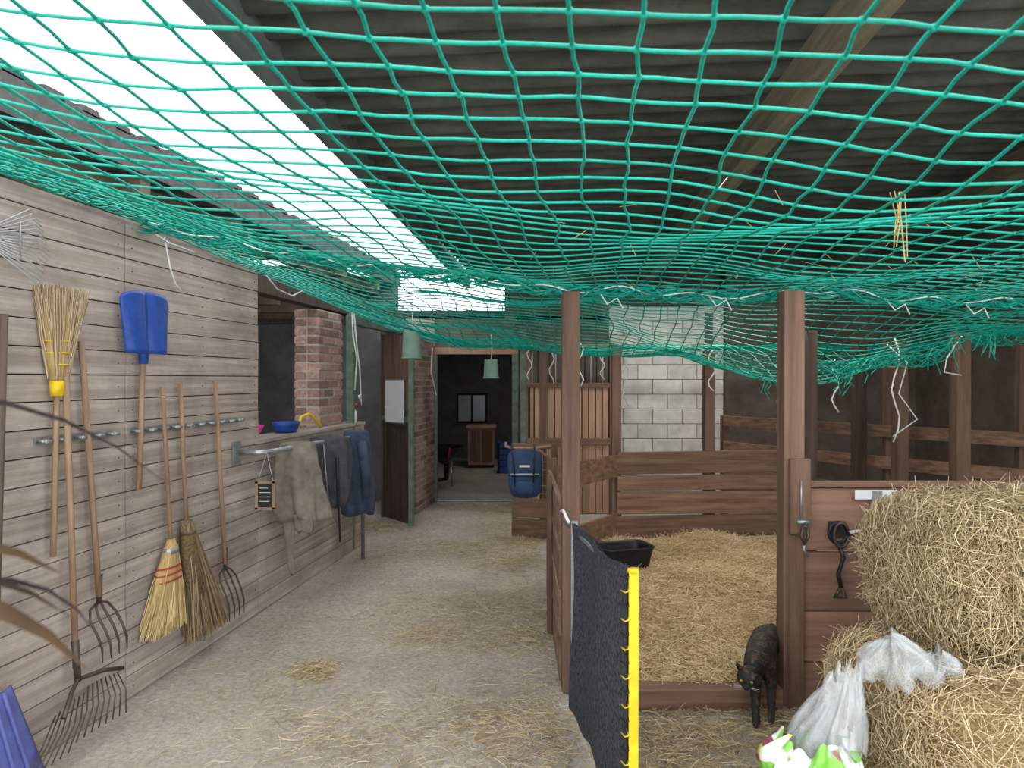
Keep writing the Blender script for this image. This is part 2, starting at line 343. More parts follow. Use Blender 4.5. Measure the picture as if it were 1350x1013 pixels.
# ---------------------------------------------------------------- tool racks and tools
def rack(y0,y1):
    b=B('tool_rack'); wbox(b,y0,y1,.003,.011,1.325,1.355,'galv')
    n=max(2,int((y1-y0)/.11))
    for i in range(n+1):
        y=y0+.02+(y1-y0-.04)*i/n
        for s in (-.018,.018): b.tube([W(y+s*.6,.010,1.34),W(y+s,.03,1.345),W(y+s*1.3,.055,1.34)],.006,'galv',6)
        b.tube([W(y-.02,.05,1.34),W(y+.02,.05,1.34)],.009,'galv',8)
    b.done()
rack(3.08,3.55); rack(3.69,4.18); rack(4.27,4.76)
O=.05
def stalks(bn,key,top,bot,wt,wb,n,r=.0022,th=.03):
    C=[];D=[];L=[]
    for i in range(n):
        a=random.uniform(-1,1); c=random.uniform(-1,1); e=random.uniform(.85,1.03)
        p=Vector((top[0]+a*wt/2*.13,top[1]+a*wt/2,top[2]))+Vector((c*th*.5,0,random.uniform(-.02,.02)))
        q=Vector((bot[0]+a*wb/2*.13,bot[1]+a*wb/2*random.uniform(.9,1.05),top[2]+(bot[2]-top[2])*e))+Vector((c*th,0,0))
        C.append((p+q)/2);D.append(q-p);L.append((q-p).length)
    return strands(bn,C,D,np.array(L),r,key,.02)
def blob(b,rows,key,n=20,flat=.035):
    vs=[];fs=[]
    for p,w,t in rows:
        for j in range(n):
            a=2*math.pi*j/n; vs.append((p[0]+.13*w*math.cos(a)+t*math.sin(a),p[1]+w*math.cos(a)-.13*t*math.sin(a),p[2]))
    m=len(rows)
    for i in range(m-1):
        for j in range(n): fs.append((i*n+j,i*n+(j+1)%n,(i+1)*n+(j+1)%n,(i+1)*n+j))
    fs+= [tuple(range(n-1,-1,-1)),tuple((m-1)*n+j for j in range(n))]
    b.add(vs,fs,key,True)
b=B('upturned_broom'); b.tube([W(3.13,O,.85),W(3.155,O,1.58)],.013,'handle')
blob(b,[(W(3.155,O,1.53),.028,.026),(W(3.155,O,1.595),.03,.028)],'yellow')
blob(b,[(W(3.155,O,1.595),.03,.025),(W(3.16,O,1.69),.055,.03),(W(3.175,O,1.81),.08,.035),(W(3.18,O,1.94),.095,.035)],'bristle')
for z,w in ((1.66,.05),(1.71,.062),(1.76,.072)): blob(b,[(W(3.165,O,z),w,.035),(W(3.165,O,z+.006),w,.035)],'yellow')
o=b.done(); stalks('bristles','bris2',W(3.16,O,1.62),W(3.185,O,1.99),.07,.23,1000,th=.045).parent=o
b=B('corn_broom'); b.tube([W(3.90,O,1.56),W(3.97,O,.70)],.012,'handle')
blob(b,[(W(3.97,O,.745),.02,.02),(W(3.97,O,.69),.045,.03),(W(3.95,O,.6),.09,.035),(W(3.93,O,.45),.125,.035),(W(3.91,O,.3),.14,.03)],'bristle')
for z,w in ((.60,.094),(.565,.104),(.53,.112)): blob(b,[(W(3.95,O,z),w,.042),(W(3.95,O,z+.008),w,.042)],'red')
blob(b,[(W(3.97,O,.67),.055,.036),(W(3.97,O,.7),.046,.033)],'galv')
o=b.done(); stalks('bristles','bris',W(3.97,O,.69),W(3.90,O,.27),.07,.31,1200,th=.04).parent=o
b=B('twig_besom'); b.tube([W(4.06,O,1.58),W(4.12,O,.75)],.013,'handle'); blob(b,[(W(4.12,O,.80),.02,.02),(W(4.13,O,.7),.05,.04),(W(4.17,O,.5),.075,.04),(W(4.22,O,.38),.08,.035)],'haybase')
for z in (.74,.68): blob(b,[(W(4.13,O,z),.048,.04),(W(4.13,O,z+.012),.048,.04)],'handle2')
o=b.done(); stalks('twigs','twig',W(4.12,O,.8),W(4.32,O,.12),.05,.38,420,.0025,.04).parent=o
def fork(y0,z0,y1,z1,zt,hw,key='handle'):
    b=B('pitchfork'); b.tube([W(y0,O,z0),W(y1,O,z1)],.014,key); b.tube([W(y1,O,z1+.1),W(y1,O,z1-.03)],[.017,.012],'steel')
    for i in range(4):
        a=(-1+2*i/3)*hw
        pts=[W(y1,O,z1-.02),W(y1+a*.7,O,z1-.045),W(y1+a,O+.02,z1-.09)]
        for t in (.33,.66,1): pts.append(W(y1+a+.02*t,O+.02+.05*math.sin(t*2),z1-.09+(zt-z1+.09)*t))
        b.tube(pts,[.006]*5+[.002],'steel',6)
    b.done()
fork(3.30,1.77,3.41,.60,.32,.085); fork(4.42,1.59,4.53,.47,.14,.09)
b=B('garden_rake'); b.tube([W(3.17,O+.02,1.86),W(3.235,O+.02,.34)],.014,'handle'); b.tube([W(3.23,O+.02,.46),W(3.235,O+.03,.28)],[.017,.014],'steel')
c=W(3.235,O+.03,.29)
b.tube([c+Vector((.06,-.20,-.08)),c+Vector((.03,-.1,-.02)),c,c+Vector((.06,.1,-.0)),c+Vector((.09,.2,-.03))],.010,'steel',8)
for i in range(15):
    t=-1+2*i/14; base=c+Vector((.045+.02*t,.2*t,-.03-.02*t*t-.02*(t<0)))
    tip=base+Vector((.04+.02*t,-.16+.12*t,-.17)); tip.z=max(.012,tip.z); b.tube([base,(base+tip)/2+Vector((.02,-.0,.015)),tip],.0032,'steel',6)
b.done()
b=B('fan_leaf_rake'); b.tube([W(2.3,O,2.15),W(2.80,O,2.14)],.012,'handle2')
for i in range(16):
    t=-1+2*i/15; q=W(3.06-.06*abs(t),O+.01,2.15+.14*t); b.tube([W(2.77,O,2.14+.01*t),q,q+Vector((.03,.01,-.03))],.0028,'galv',5)
b.tube([W(2.95,O+.01,2.15+.075*t) for t in (-1,0,1)],.004,'galv',6)
b.done()
def scoop(b,y0,y1,zb,zt,key,o0=.05,lobes=1,flip=1):
    def f(u,v):
        w=(y1-y0)*(.78+.22*v if v<.9 else 1-.08*(v-.9)*10)
        cy=(y0+y1)/2; y=cy+(u-.5)*w
        z=zb+(zt-zb)*v - .03*(v)*(abs(u-.5)*2)**4
        o=o0+.045*(1-abs(2*((u*lobes)%1.0)-1)**3)*(1-.5*v)*flip+.01
        return W(y,o,z)
    b.grid(f,32,14,key)
b=B('blue_shovel'); b.tube([W(3.70,O,1.05),W(3.74,O,1.78)],.013,'handle')
scoop(b,3.54,3.94,1.73,2.04,'blue',.05,2); blob(b,[(W(3.74,O,1.68),.02,.02),(W(3.745,O,1.78),.03,.025)],'blue'); b.done(solid=.005)
b=B('snow_shovel'); b.tube([W(2.86,O+.02,1.85),W(2.79,O+.03,.38)],.012,'handle2')
def f(u,v):
    w=.34*(.72+.28*v); y=2.76+(u-.5)*w+.03*v; return W(y,.07+.09*v+.03*(1-(2*u-1)**2),.41-.39*v)
b.grid(f,16,10,'purple'); 
for t in (.3,.5,.7): b.tube([Vector(f(t,v/5))+Vector((.008,0,0)) for v in range(6)],.006,'purple',6)
b.done(solid=.006)
# ---------------------------------------------------------------- coat rail + garments
b=B('coat_rail'); b.tube([W(4.78,.02,1.13),W(4.76,.16,1.13),W(4.82,.2,1.13),W(5.6,.2,1.12),W(6.55,.2,1.10)],.018,'galv',10)
b.tube([W(6.55,.2,1.1),W(6.62,.2,1.06),W(6.63,.2,.0)],.018,'galv',10); wbox(b,4.7,4.8,0.004,.014,1.05,1.2,'galv'); b.done()
def drape(b,cx,cy,rows,key,ang=.5,folds=5,seed=0,close=True):
    n=64; vs=[];fs=[]; R2=[]
    for a,c in zip(rows,rows[1:]):
        for t in (0,.34,.67): R2.append(tuple(a[i]+(c[i]-a[i])*t for i in range(6)))
    R2.append(rows[-1])
    for (z,dx,dy,rx,ry,am) in R2:
        for j in range(n):
            t=2*math.pi*j/n; c,s=math.cos(t),math.sin(t)
            k=1+am*math.sin(folds*t+seed+z*3)+am*.6*math.sin((folds+4)*t+2*seed-z*5)+.12*noise.noise(Vector((c*2,s*2+seed,z*9)))
            px=rx*c*k;py=ry*s*k
            vs.append((cx+dx+px*math.cos(ang)-py*math.sin(ang),cy+dy+px*math.sin(ang)+py*math.cos(ang),z+.02*am*5*math.sin(3*t+seed)))
    m=len(R2)
    for i in range(m-1):
        for j in range(n): fs.append((i*n+j,i*n+(j+1)%n,(i+1)*n+(j+1)%n,(i+1)*n+j))
    fs.append(tuple(range(n-1,-1,-1))); fs.append(tuple((m-1)*n+j for j in range(n)))
    b.add(vs,fs,key,True)
p=W(5.2,.22,0)
b=B('riding_chaps'); drape(b,p.x,p.y,[(1.165,0,0,.07,.02,.02),(1.155,0,0,.12,.05,.05),(1.1,0,0,.13,.06,.06),(1.0,.0,0,.135,.06,.1),(.85,.01,0,.15,.06,.13),(.70,.03,0,.165,.065,.15),(.62,.05,0,.165,.065,.16)],'coat',.35,5,1)
drape(b,p.x-.06,p.y-.03,[(.66,0,0,.05,.03,.1),(.5,.01,0,.03,.012,.1),(.3,.02,0,.02,.006,.1),(.24,.03,0,.012,.005,.1)],'coat',.3,3,0)
drape(b,p.x+.05,p.y-.04,[(.66,0,0,.07,.04,.1),(.58,.01,0,.06,.03,.1),(.54,.02,0,.05,.02,.1)],'coat',.3,3,2); b.done()
p=W(5.78,.22,0)
b=B('charcoal_vest'); drape(b,p.x,p.y,[(1.165,0,0,.06,.02,.02),(1.15,0,0,.14,.06,.05),(1.05,0,0,.17,.08,.08),(.9,.0,0,.17,.08,.12),(.75,.02,0,.155,.08,.14),(.62,.04,0,.11,.06,.15)],'vest',.35,4,3)
b.tube([p+Vector((-.1,-.05,1.1)),p+Vector((-.13,-.08,.9)),p+Vector((-.1,-.08,.70))],[.035,.04,.03],'vest'); 
b.tube([p+Vector((.08,-.07,1.0)),p+Vector((.09,-.08,.7)),p+Vector((.1,-.06,.35))],[.012,.01,.008],'black')
b.tube([p+Vector((-.02,-.09,1.12)),p+Vector((.0,-.10,.9)),p+Vector((.02,-.09,.66))],.006,'galv',6); b.done()
p=W(6.35,.24,0)
b=B('blue_work_jacket'); drape(b,p.x,p.y,[(1.17,0,0,.05,.02,.02),(1.16,0,0,.1,.05,.05),(1.05,0,0,.12,.08,.06),(.85,0,0,.125,.08,.1),(.65,.01,0,.13,.08,.12),(.45,.01,0,.12,.07,.14)],'denim',.35,4,5)
b.tube([p+Vector((.06,-.09,1.08)),p+Vector((.1,-.1,.85)),p+Vector((.1,-.09,.6))],[.04,.045,.035],'denim',10); b.done()
b=B('small_chalkboard'); q=Vector((-1.575,4.72,.86))
b.box(q.x-.055,q.x+.055,q.y-.006,q.y+.006,q.z-.08,q.z+.08,'chalk')
for s in (-1,1): b.box(q.x+s*.055-.009,q.x+s*.055+.009,q.y-.012,q.y+.01,q.z-.09,q.z+.09,'handle'); b.box(q.x-.065,q.x+.065,q.y-.012,q.y+.01,q.z+s*.085-.009,q.z+s*.085+.009,'handle')
for i in range(4): b.box(q.x-.04+random.uniform(0,.01),q.x+.035-random.uniform(0,.02),q.y-.008,q.y-.006,q.z+.045-i*.028,q.z+.048-i*.028,'paper')
b.tube([q+Vector((-.05,0,.085)),q+Vector((0,.03,.27)),q+Vector((.05,0,.085))],.002,'rope',5); b.done()
# ---------------------------------------------------------------- stall
b=B('horse_stall')
b.box(.255,.345,3.76,3.85,0,2.05,'woodz')
b.box(1.31,1.41,3.56,3.66,0,2.03,'woodz')
b.box(.42,1.31,3.56,3.68,0,.10,'woodx')
for z in (.02,.26,.50,.74): b.beam((.262,3.86,z+.10),(.275,5.45,z+.10),.03,.2,'woody')
b.box(.255,.33,5.4,5.48,0,1.02,'woodz'); b.box(.22,.25,4.6,4.68,0,1.0,'woodz')
for z in (.12,.36,.86): b.beam((.30,5.47,z),(.90,6.35,z),.035,.19,'woodx')
b.box(.86,.94,6.35,6.43,0,1.9,'woodz')
for z,h in ((.1,.19),(.31,.2),(.52,.2),(.86,.2)): b.beam((.9,6.34,z+.02),(2.62,6.5,z+.02+.01*math.sin(z*9)),.035,h-.008,'woodx')
b.beam((.9,6.33,.71),(2.62,6.49,.71),.03,.13,'woodx')
b.box(1.68,1.77,6.44,6.53,0,1.85,'woodz')
b.box(2.55,2.64,6.44,6.53,0,1.75,'woodz')
for i,(z0,z1) in enumerate(((.02,.22),(.225,.47),(.475,.76),(.765,1.075))): b.box(1.41,3.6,3.60,3.635,z0,z1-.004,'panel')
b.box(1.40,3.6,3.58,3.66,1.075,1.10,'panel'); b.box(3.5,3.58,3.64,3.72,0,1.1,'woodz')
b.box(1.33,1.43,3.53,3.56,.86,1.22,'woodz')
b.done(bevel=.004)
b=B('paddock_rail_fence')
P0=Vector((2.35,8.2,0)); P1=Vector((4.35,4.9,0))
for z in (1.14,.86,.58,.3): b.beam(P0+Vector((0,0,z)),P1+Vector((0,0,z)),.03,.11,'woody')
for t in (.0,.25,.5,.78,1): 
    p=P0.lerp(P1,t)+Vector((.03,.05,0)); b.box(p.x-.04,p.x+.04,p.y,p.y+.07,0,1.2 if t in (0,.25,1) else 1.95,'woodz')
for z in (1.1,.8,.5): b.beam((2.65,6.6,z),(2.75,8.0,z),.03,.1,'woodx')
b.done(bevel=.003)
b=B('round_timber_post'); b.tube([(1.83,4.55,0),(1.83,4.55,1),(1.83,4.55,1.9)],[.05,.047,.045],'darkz',14); b.done()
for x,y in ((3.05,6.5),(3.2,6.1),(3.18,5.25)):
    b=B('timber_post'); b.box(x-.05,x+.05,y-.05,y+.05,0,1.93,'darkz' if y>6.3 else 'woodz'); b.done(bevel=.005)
b=B('door_latch')
b.tube([(1.385,3.515,.9),(1.37,3.50,.86),(1.385,3.50,.82),(1.41,3.515,.85),(1.405,3.515,.9),(1.385,3.515,.9)],.008,'steel',6)
b.tube([(1.36,3.525,.92),(1.42,3.525,.92)],.012,'galv'); b.tube([(1.39,3.51,.83),(1.385,3.505,.79),(1.41,3.505,.76)],.007,'galv',6); b.tube([(1.38,3.525,1.12),(1.38,3.525,.93)],.005,'galv',6); b.done()
b=B('rope_halter'); c=Vector((1.575,3.575,.86))
b.box(1.54,1.62,3.59,3.60,.83,.91,'steel')
b.tube([c+Vector((.045*math.cos(t*.52),-.008,.05*math.sin(t*.52))) for t in range(13)],.009,'black',6)
b.tube([c+Vector((.035*math.cos(t*.52)+.01,-.02,.06*math.sin(t*.52)-.01)) for t in range(13)],.008,'steel',6)
b.tube([c+Vector((.0,-.01,-.04)),c+Vector((.02,-.02,-.12)),c+Vector((-.005,-.02,-.2)),c+Vector((.01,-.02,-.26))],.011,'black',6); b.tube([c+Vector((.01,-.02,-.26)),c+Vector((-.02,-.02,-.31)),c+Vector((.03,-.02,-.31)),c+Vector((.01,-.02,-.26))],.010,'steel',6)
b.tube([c+Vector((.05,-.01,.0)),c+Vector((.1,-.01,.01)),c+Vector((.13,-.01,-.01))],.009,'rope',6); b.done()
b=B('galvanised_gate_bracket'); b.box(1.74,1.79,3.57,3.595,.85,1.06,'galv'); b.tube([(1.765,3.56,1.0),(1.80,3.5,1.01),(2.0,3.48,1.0),(2.15,3.48,1.01)],.018,'galv',10); b.tube([(2.12,3.48,1.01),(2.9,3.45,1.08)],.024,'steel',10); b.done()
b=B('pinned_paper_note'); b.box(1.66,1.86,3.575,3.579,1.02,1.065,'paper'); b.done()
b=B('metal_tube_end'); b.tube([(2.22,3.2,1.13),(2.75,3.2,1.13)],.024,'galv',12); b.tube([(2.4,3.2,1.13),(2.4,3.2,1.0)],.018,'galv',12); b.tube([(2.4,3.2,1.02),(2.4,3.6,1.02)],.018,'galv',12); b.done()
b=B('carpet_covered_gate')
G0=Vector((.285,3.50,0)); G1=Vector((.405,2.56,0)); gd=(G1-G0)
def gp(u,v):
    p=G0+gd*u; w=(.012*math.sin(u*7)+.010*math.sin(v*5+u*3))*(1-u**4)
    return (p.x-.006+w,p.y,.925+.015*u-.015*math.sin(u*3.14)-.008*math.sin(u*11)-.885*v+.012*math.sin(u*19)*v)
b.grid(gp,30,24,'carpet'); b.grid(lambda u,v:tuple(Vector(gp(u,v))+Vector((.012,0,0))),30,24,'carpet')
p=G1; b.beam((p.x+.015,p.y,.02),(p.x+.015,p.y,.94),.032,.03,'yellow')
b.tube([(p.x+.015,p.y,.93),(p.x+.015,p.y,.945)],.02,'yellow',12)
b.beam((G0.x+.01,G0.y,.04),(G0.x+.01,G0.y,.93),.03,.03,'galv')
for z in (.08,.88): b.tube([(G0.x+.02,G0.y,z),(G1.x+.01,G1.y,z)],.012,'galv')
for i in range(18):
    z=.06+i*.05; b.tube([(p.x-.022,p.y+.03,z),(p.x-.014,p.y-.010,z+.004),(p.x-.002,p.y-.016,z+.010),(p.x-.002,p.y+.0,z+.014)],.003,'black' if i%2 else 'yellow',5)
fr=[(Vector(gp(random.random(),0))) for _ in range(160)]
strands('carpet_fringe',fr,rng.normal(size=(160,3))+np.array([0,0,.6]),.022,.0008,'vest').parent=b.done()
b=B('gate_tie_rope')
b.tube([(.27,3.5,.92),(.25,3.6,.96),(.25,3.75,.93)],.008,'rope',6)
b.tube([(.27,3.5,.9),(.262,3.6,.9),(.262,3.75,.88)],.006,'steel',6)
b.done()
b=B('black_feed_tub'); cx,cy,z0=.82,5.45,.2; R=math.radians(15)
def tub(u,v):
    t=2*math.pi*u; c,s=math.cos(t),math.sin(t); e=.35
    x=(abs(c)**e)*(1 if c>0 else -1);y=(abs(s)**e)*(1 if s>0 else -1)
    if v<.5: k=.8+.2*(v*2); zz=z0+.18*v*2
    elif v<.6: k=1.06; zz=z0+.18
    else: k=1.0-.22*((v-.6)/.4); zz=z0+.18-.17*((v-.6)/.4)
    x*=.20*k;y*=.15*k
    return (cx+x*math.cos(R)-y*math.sin(R),cy+x*math.sin(R)+y*math.cos(R),zz)
b.grid(tub,48,20,'black'); b.box(cx-.14,cx+.14,cy-.09,cy+.09,z0,z0+.012,'black'); b.done()
def bedz(x,y):
    return .05+.13*min(1,max(0,(y-3.7)/1.5))+.08*nz(x,y,0,2.2)+.05*max(0,(y-5.2))*.8
b=B('straw_bedding')
def bf(u,v):
    y=3.69+2.65*v; x0=.36+max(0,(y-5.4))*.62; x=x0+(2.9-x0)*u; return (x,y,bedz(x,y)+.015*nz(x,y,3,14))
b.grid(bf,60,60,'strawbase'); o=b.done()
N=42000; y=3.66+2.68*rng.random(N)**1.15; x0=.37+np.maximum(0,y-5.4)*.62; x=x0+(2.85-x0)*rng.random(N)
C=np.array([(a,c,bedz(a,c)+.012+.03*random.random()) for a,c in zip(x,y)]); D=rng.normal(size=(N,3)); D[:,2]*=.28
s=strands('straw_stalks',C,D,.05+.13*rng.random(N),.0019,'straww'); s.parent=o
N=26000; y=2.0+7.5*rng.random(N)**1.3; u=rng.random(N)**.65
xl=-2.3+.131*y; xr=.25; x=xl+(xr-xl)*u
keep=np.array([ (noise.noise(Vector((a*1.3,c*1.1,5)))*.9+.33+.38*(a>-.4)*min(1,(a+.4)*2.5))>random.random() for a,c in zip(x,y)])
x=x[keep];y=y[keep];N=len(x)
C=np.stack([x,y,.004+.006*rng.random(N)],1); D=rng.normal(size=(N,3)); D[:,2]*=.06
s1=strands('scattered_straw',C,D,.02+.08*rng.random(N)**2.2,.0013,'floorstraw')
CC=[];
for (cx,cy,r,n) in ((-1.07,4.05,.10,260),(-.6,4.6,.18,120),(-.45,7.0,.3,160),(.0,6.4,.25,160),(-.9,3.4,.2,60),(.1,4.6,.2,160),(.75,3.3,.35,900),(-1.45,8.0,.3,300),(.1,7.3,.3,400),(-.2,5.3,.3,100),(1.3,3.4,.3,500),(.75,2.9,.3,500),(.0,3.4,.3,300),(-.1,2.8,.3,200)):
    for i in range(n):
        a=random.gauss(0,r*.6);c=random.gauss(0,r*.6); CC.append((cx+a,cy+c,.005+max(0,.03*(1-math.hypot(a,c)/r))*random.random()))
CC=np.array(CC); D=rng.normal(size=(len(CC),3)); D[:,2]*=.15
strands('straw_tuft',CC,D,.04+.09*rng.random(len(CC)),.0015,'straw')
# ---------------------------------------------------------------- bales
def bale(name,x0,x1,y0,y1,z0,z1,base,key,n,down=0,seed=0,e=.32,loose=0):
    c=np.array([(x0+x1)/2,(y0+y1)/2,(z0+z1)/2]); h=np.array([(x1-x0)/2,(y1-y0)/2,(z1-z0)/2])
    def sp(d):
        k=(np.abs(d)**(2/e)).sum()**(-e/2); q=d*k
        return q
    b=B(name); 
    def f(u,v):
        th=2*math.pi*u; ph=math.pi*v; d=np.array([math.sin(ph)*math.cos(th),math.sin(ph)*math.sin(th),math.cos(ph)])+1e-5
        q=sp(d)*h*.97+c; k=.045*nz(q[0]+seed,q[1],q[2],5)
        q=q+d*k; q[2]=max(q[2],z0); return tuple(q)
    b.grid(f,72,40,base); o=b.done()
    D0=rng.normal(size=(n,3)); D0/=np.linalg.norm(D0,axis=1,keepdims=True)
    C=np.array([sp(d) for d in D0]); nn=np.sign(C)*np.abs(C)**5; nn/=np.linalg.norm(nn,axis=1,keepdims=True)
    C=C*h*.985+c
    for i in range(n): C[i]+=nn[i]*(.045*nz(C[i][0]+seed,C[i][1],C[i][2],5)+.014*random.random())
    T=rng.normal(size=(n,3)); T[:,2]-=down*rng.random(n)*2; T-=nn*(T*nn).sum(1,keepdims=True)*.85; T+=nn*.12
    C[:,2]=np.maximum(C[:,2],z0+.012); 
    s=strands('stalks',C,T,.05+.13*rng.random(n),.0015,key,.3); s.parent=o
    k=n//25; idx=rng.choice(n,k); T2=nn[idx]+rng.normal(size=(k,3))*.7
    C2=C[idx]+nn[idx]*.02; C2[:,2]=np.maximum(C2[:,2],z0+.03)
    s=strands('loose_stalks',C2,T2,.06+.08*rng.random(k),.0013,key,.4); s.parent=o
    return o
bale('straw_bale',1.24,2.4,2.02,3.0,0,.64,'strawbase','straw',21000,0,1)
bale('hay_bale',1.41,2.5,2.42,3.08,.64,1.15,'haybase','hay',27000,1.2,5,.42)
def sack(name,cx,cy,rows,seed,amp=.14,parts=None):
    b=B(name); n=72
    for key,rr in rows:
        vs=[];fs=[]; R2=[]
        for a,c in zip(rr,rr[1:]):
            for t in (0,.5): R2.append(tuple(a[i]+(c[i]-a[i])*t for i in range(4)))
        R2.append(rr[-1]); rr=R2
        for (z,rx,ry,dx) in rr:
            for j in range(n):
                t=2*math.pi*j/n; c,s=math.cos(t),math.sin(t)
                k=1+amp*noise.noise(Vector((c*2.2,s*2.2,z*12+seed)))+amp*.5*noise.noise(Vector((c*5,s*5,z*24+seed)))
                vs.append((cx+dx+rx*c*k,cy+ry*s*k,z+.05*noise.noise(Vector((c*3,s*3,seed+z*3)))*(z>.1)))
        for i in range(len(rr)-1):
            for j in range(n): fs.append((i*n+j,i*n+(j+1)%n,(i+1)*n+(j+1)%n,(i+1)*n+j))
        b.add(vs,fs,key,True)
    return b.done()
sack('plastic_feed_sack',.95,2.34,[('print',[(.0,.1,.09,0),(.05,.135,.12,0),(.2,.15,.13,0),(.35,.155,.125,0),(.42,.14,.11,.0),(.46,.10,.08,.01)]),
 ('film',[(.42,.12,.09,.03),(.50,.10,.07,.05),(.58,.07,.05,.08),(.63,.06,.03,.10),(.66,.05,.02,.11)]),('film',[(.44,.09,.07,.08),(.54,.065,.05,.10),(.62,.045,.03,.115),(.69,.04,.012,.12)])],3,.4)
sack('crumpled_plastic_wrap',1.24,2.38,[('film',[(.63,.10,.07,0),(.65,.12,.08,0),(.69,.12,.07,0),(.73,.08,.06,-.01),(.755,.04,.03,-.02),(.76,.005,.005,-.02)]),('film',[(.64,.07,.05,.10),(.67,.08,.06,.12),(.695,.06,.05,.13),(.71,.02,.02,.13)])],9,.5)
# ---------------------------------------------------------------- mid structures
b=B('stall_partition'); 
for i in range(2): b.beam((.0,7.5,.1+.2*i),(.43,7.42,.1+.2*i),.035,.19,'woodx')
b.beam((.0,7.5,.93),(.43,7.42,.93),.04,.05,'woodx')
b.box(.0,.05,7.5,7.55,0,.95,'green'); b.box(.28,.35,7.46,7.53,0,1.95,'woodz'); b.box(.40,.46,7.4,7.46,0,.95,'woodz')
for i in range(6): b.tube([(.05+i*.065,7.49-.012*i,.38),(.05+i*.065,7.49-.012*i,.92)],.004,'galv',5)
for i in range(6): b.tube([(.03,7.485,.45+i*.08),(.42,7.41,.45+i*.08)],.004,'galv',5)
b.done(bevel=.003)
b=B('saddle_rack_arm'); b.tube([(.38,7.4,.93),(.2,7.3,.92),(.0,7.22,.93),(-.06,7.2,.95),(-.06,7.2,.99)],.014,'tanz',8); b.tube([(.38,7.4,.80),(.25,7.35,.92)],.012,'tanz',8); b.done()
b=B('blue_saddle_bag'); 
def sb(cx,cy,hx,hy,z0,z1,key,e=.5,tilt=.0):
    def f(u,v):
        t=2*math.pi*u; ph=math.pi*v; c,s=math.cos(t),math.sin(t)
        g=lambda a:(abs(a)**e)*(1 if a>0 else -1)
        return (cx+hx*g(c)*abs(math.sin(ph))**e+tilt*math.cos(ph),cy+hy*g(s)*abs(math.sin(ph))**e,(z0+z1)/2+(z1-z0)/2*g(math.cos(ph)))
    b.grid(f,32,20,key)
sb(.12,7.12,.155,.07,.46,.90,'nylon',.5,-.01); sb(.12,7.06,.165,.03,.66,.93,'nylon',.5); sb(.12,7.04,.10,.03,.5,.64,'nylon',.6)
b.tube([(.0,7.03,.92),(.02,7.02,.75),(.03,7.03,.55)],.008,'black',6);b.tube([(.22,7.03,.92),(.21,7.02,.75),(.2,7.03,.55)],.008,'black',6)
b.tube([(-.02,7.03,.70),(.26,7.03,.70)],.004,'paper',6); b.box(.07,.17,7.025,7.03,.765,.785,'paper')
b.tube([(.0,7.12,.9),(.0,7.2,.96),(.0,7.26,.9)],.01,'black',6);b.tube([(.22,7.12,.9),(.22,7.25,.96),(.22,7.36,.9)],.01,'black',6)
b.done()
b=B('slatted_stall_door')
y0=8.8
b.box(.10,.17,y0,y0+.08,0,2.0,'green'); b.box(.17,.22,y0,y0+.06,0,2.0,'woodz')
b.box(1.16,1.27,y0-.02,y0+.08,0,2.02,'woodz'); b.box(.62,.72,y0-.02,y0+.08,0,2.02,'woodz')
b.box(.17,1.16,y0-.02,y0+.05,.82,.9,'woodx'); b.box(.17,1.16,y0-.02,y0+.05,1.5,1.56,'woodx'); b.box(.17,1.16,y0-.02,y0+.05,1.95,2.02,'woodx')
for i in range(12):
    x=.19+i*.081; b.box(x,x+.066,y0,y0+.03,.9,1.52,'tanz'); b.box(x,x+.076,y0,y0+.03,.0,.82,'tanz')
b.box(.2,1.16,y0+.06,y0+.07,.0,1.5,'woodz')
for i in range(14): x=.24+i*.07; b.tube([(x,y0+.02,1.54),(x,y0+.02,1.97)],.009,'black' if i%2 else 'galv',6)
b.done(bevel=.003)
# ---------------------------------------------------------------- nets
def lerpk(k,x):
    if x<=k[0][0]: return k[0][1]
    for (a,va),(c,vc) in zip(k,k[1:]):
        if x<=c: t=(x-a)/(c-a); t=t*t*(3-2*t)*.5+t*.5; return va+(vc-va)*t
    return k[-1][1]
hemk=[(-1.9,2.40),(-.76,2.19),(.28,2.085),(1.4,2.05),(2.6,2.0),(3.9,2.05)]
nk=[(-1.9,2.42),(-.5,2.21),(1.5,2.13),(3.9,2.2)]
YH=3.78
def n1(a,y):
    t=(y-.3)/(YH-.3); h=lerpk(hemk,a); n_=lerpk(nk,a)
    bl=1-t
    edge=min(1,max(0,(a+1.9)/.8))
    z=h+(n_-h)*bl**.8-.05*math.sin(math.pi*t)*edge+.045*nz(a,y,1,1.6)*edge
    jx=.03*nz(a,y,7,2.5)+.012*nz(a,y,17,9); jy=.03*nz(a,y,12,2.5)+.012*nz(a,y,27,9)
    jx+=.05*math.exp(-((a-1.3)/.5)**2-((y-1.8)/.5)**2)*math.sin(6*(a-1.3))
    z-=.045*math.exp(-((a-1.05)/.35)**2-((y-1.9)/.4)**2)
    jy+=.05*math.sin(a*2.8)*max(0,t-.8)
    return Vector((a+.125*(y-YH)+jx*edge+.012,y+jy,z))
far=[(-1.9,2.08),(-1.0,2.0),(.5,2.02),(3.9,2.0)]
def n2(a,y):
    t=(y-YH)/(9.3-YH); h=lerpk(hemk,a); f=lerpk(far,a); edge=min(1,max(0,(a+1.9)/.8))
    z=h+(f-h)*t-.11*math.sin(math.pi*t)*edge-.36*math.exp(-((a-1.9)/.85)**2-((y-5.6)/.9)**2)-.12*math.exp(-((a-.3)/.9)**2-((y-6.8)/1.2)**2)
    z+=.06*nz(a,y,4,1.8)*edge
    jx=.05*nz(a,y,8,2.5); jy=.05*nz(a,y,13,2.5)
    return Vector((a+.125*(y-YH)+jx*edge+.012,y+jy,z))
cell=.105
b=B('green_safety_net')
As=[-1.9+cell*i for i in range(int(5.6/cell))]
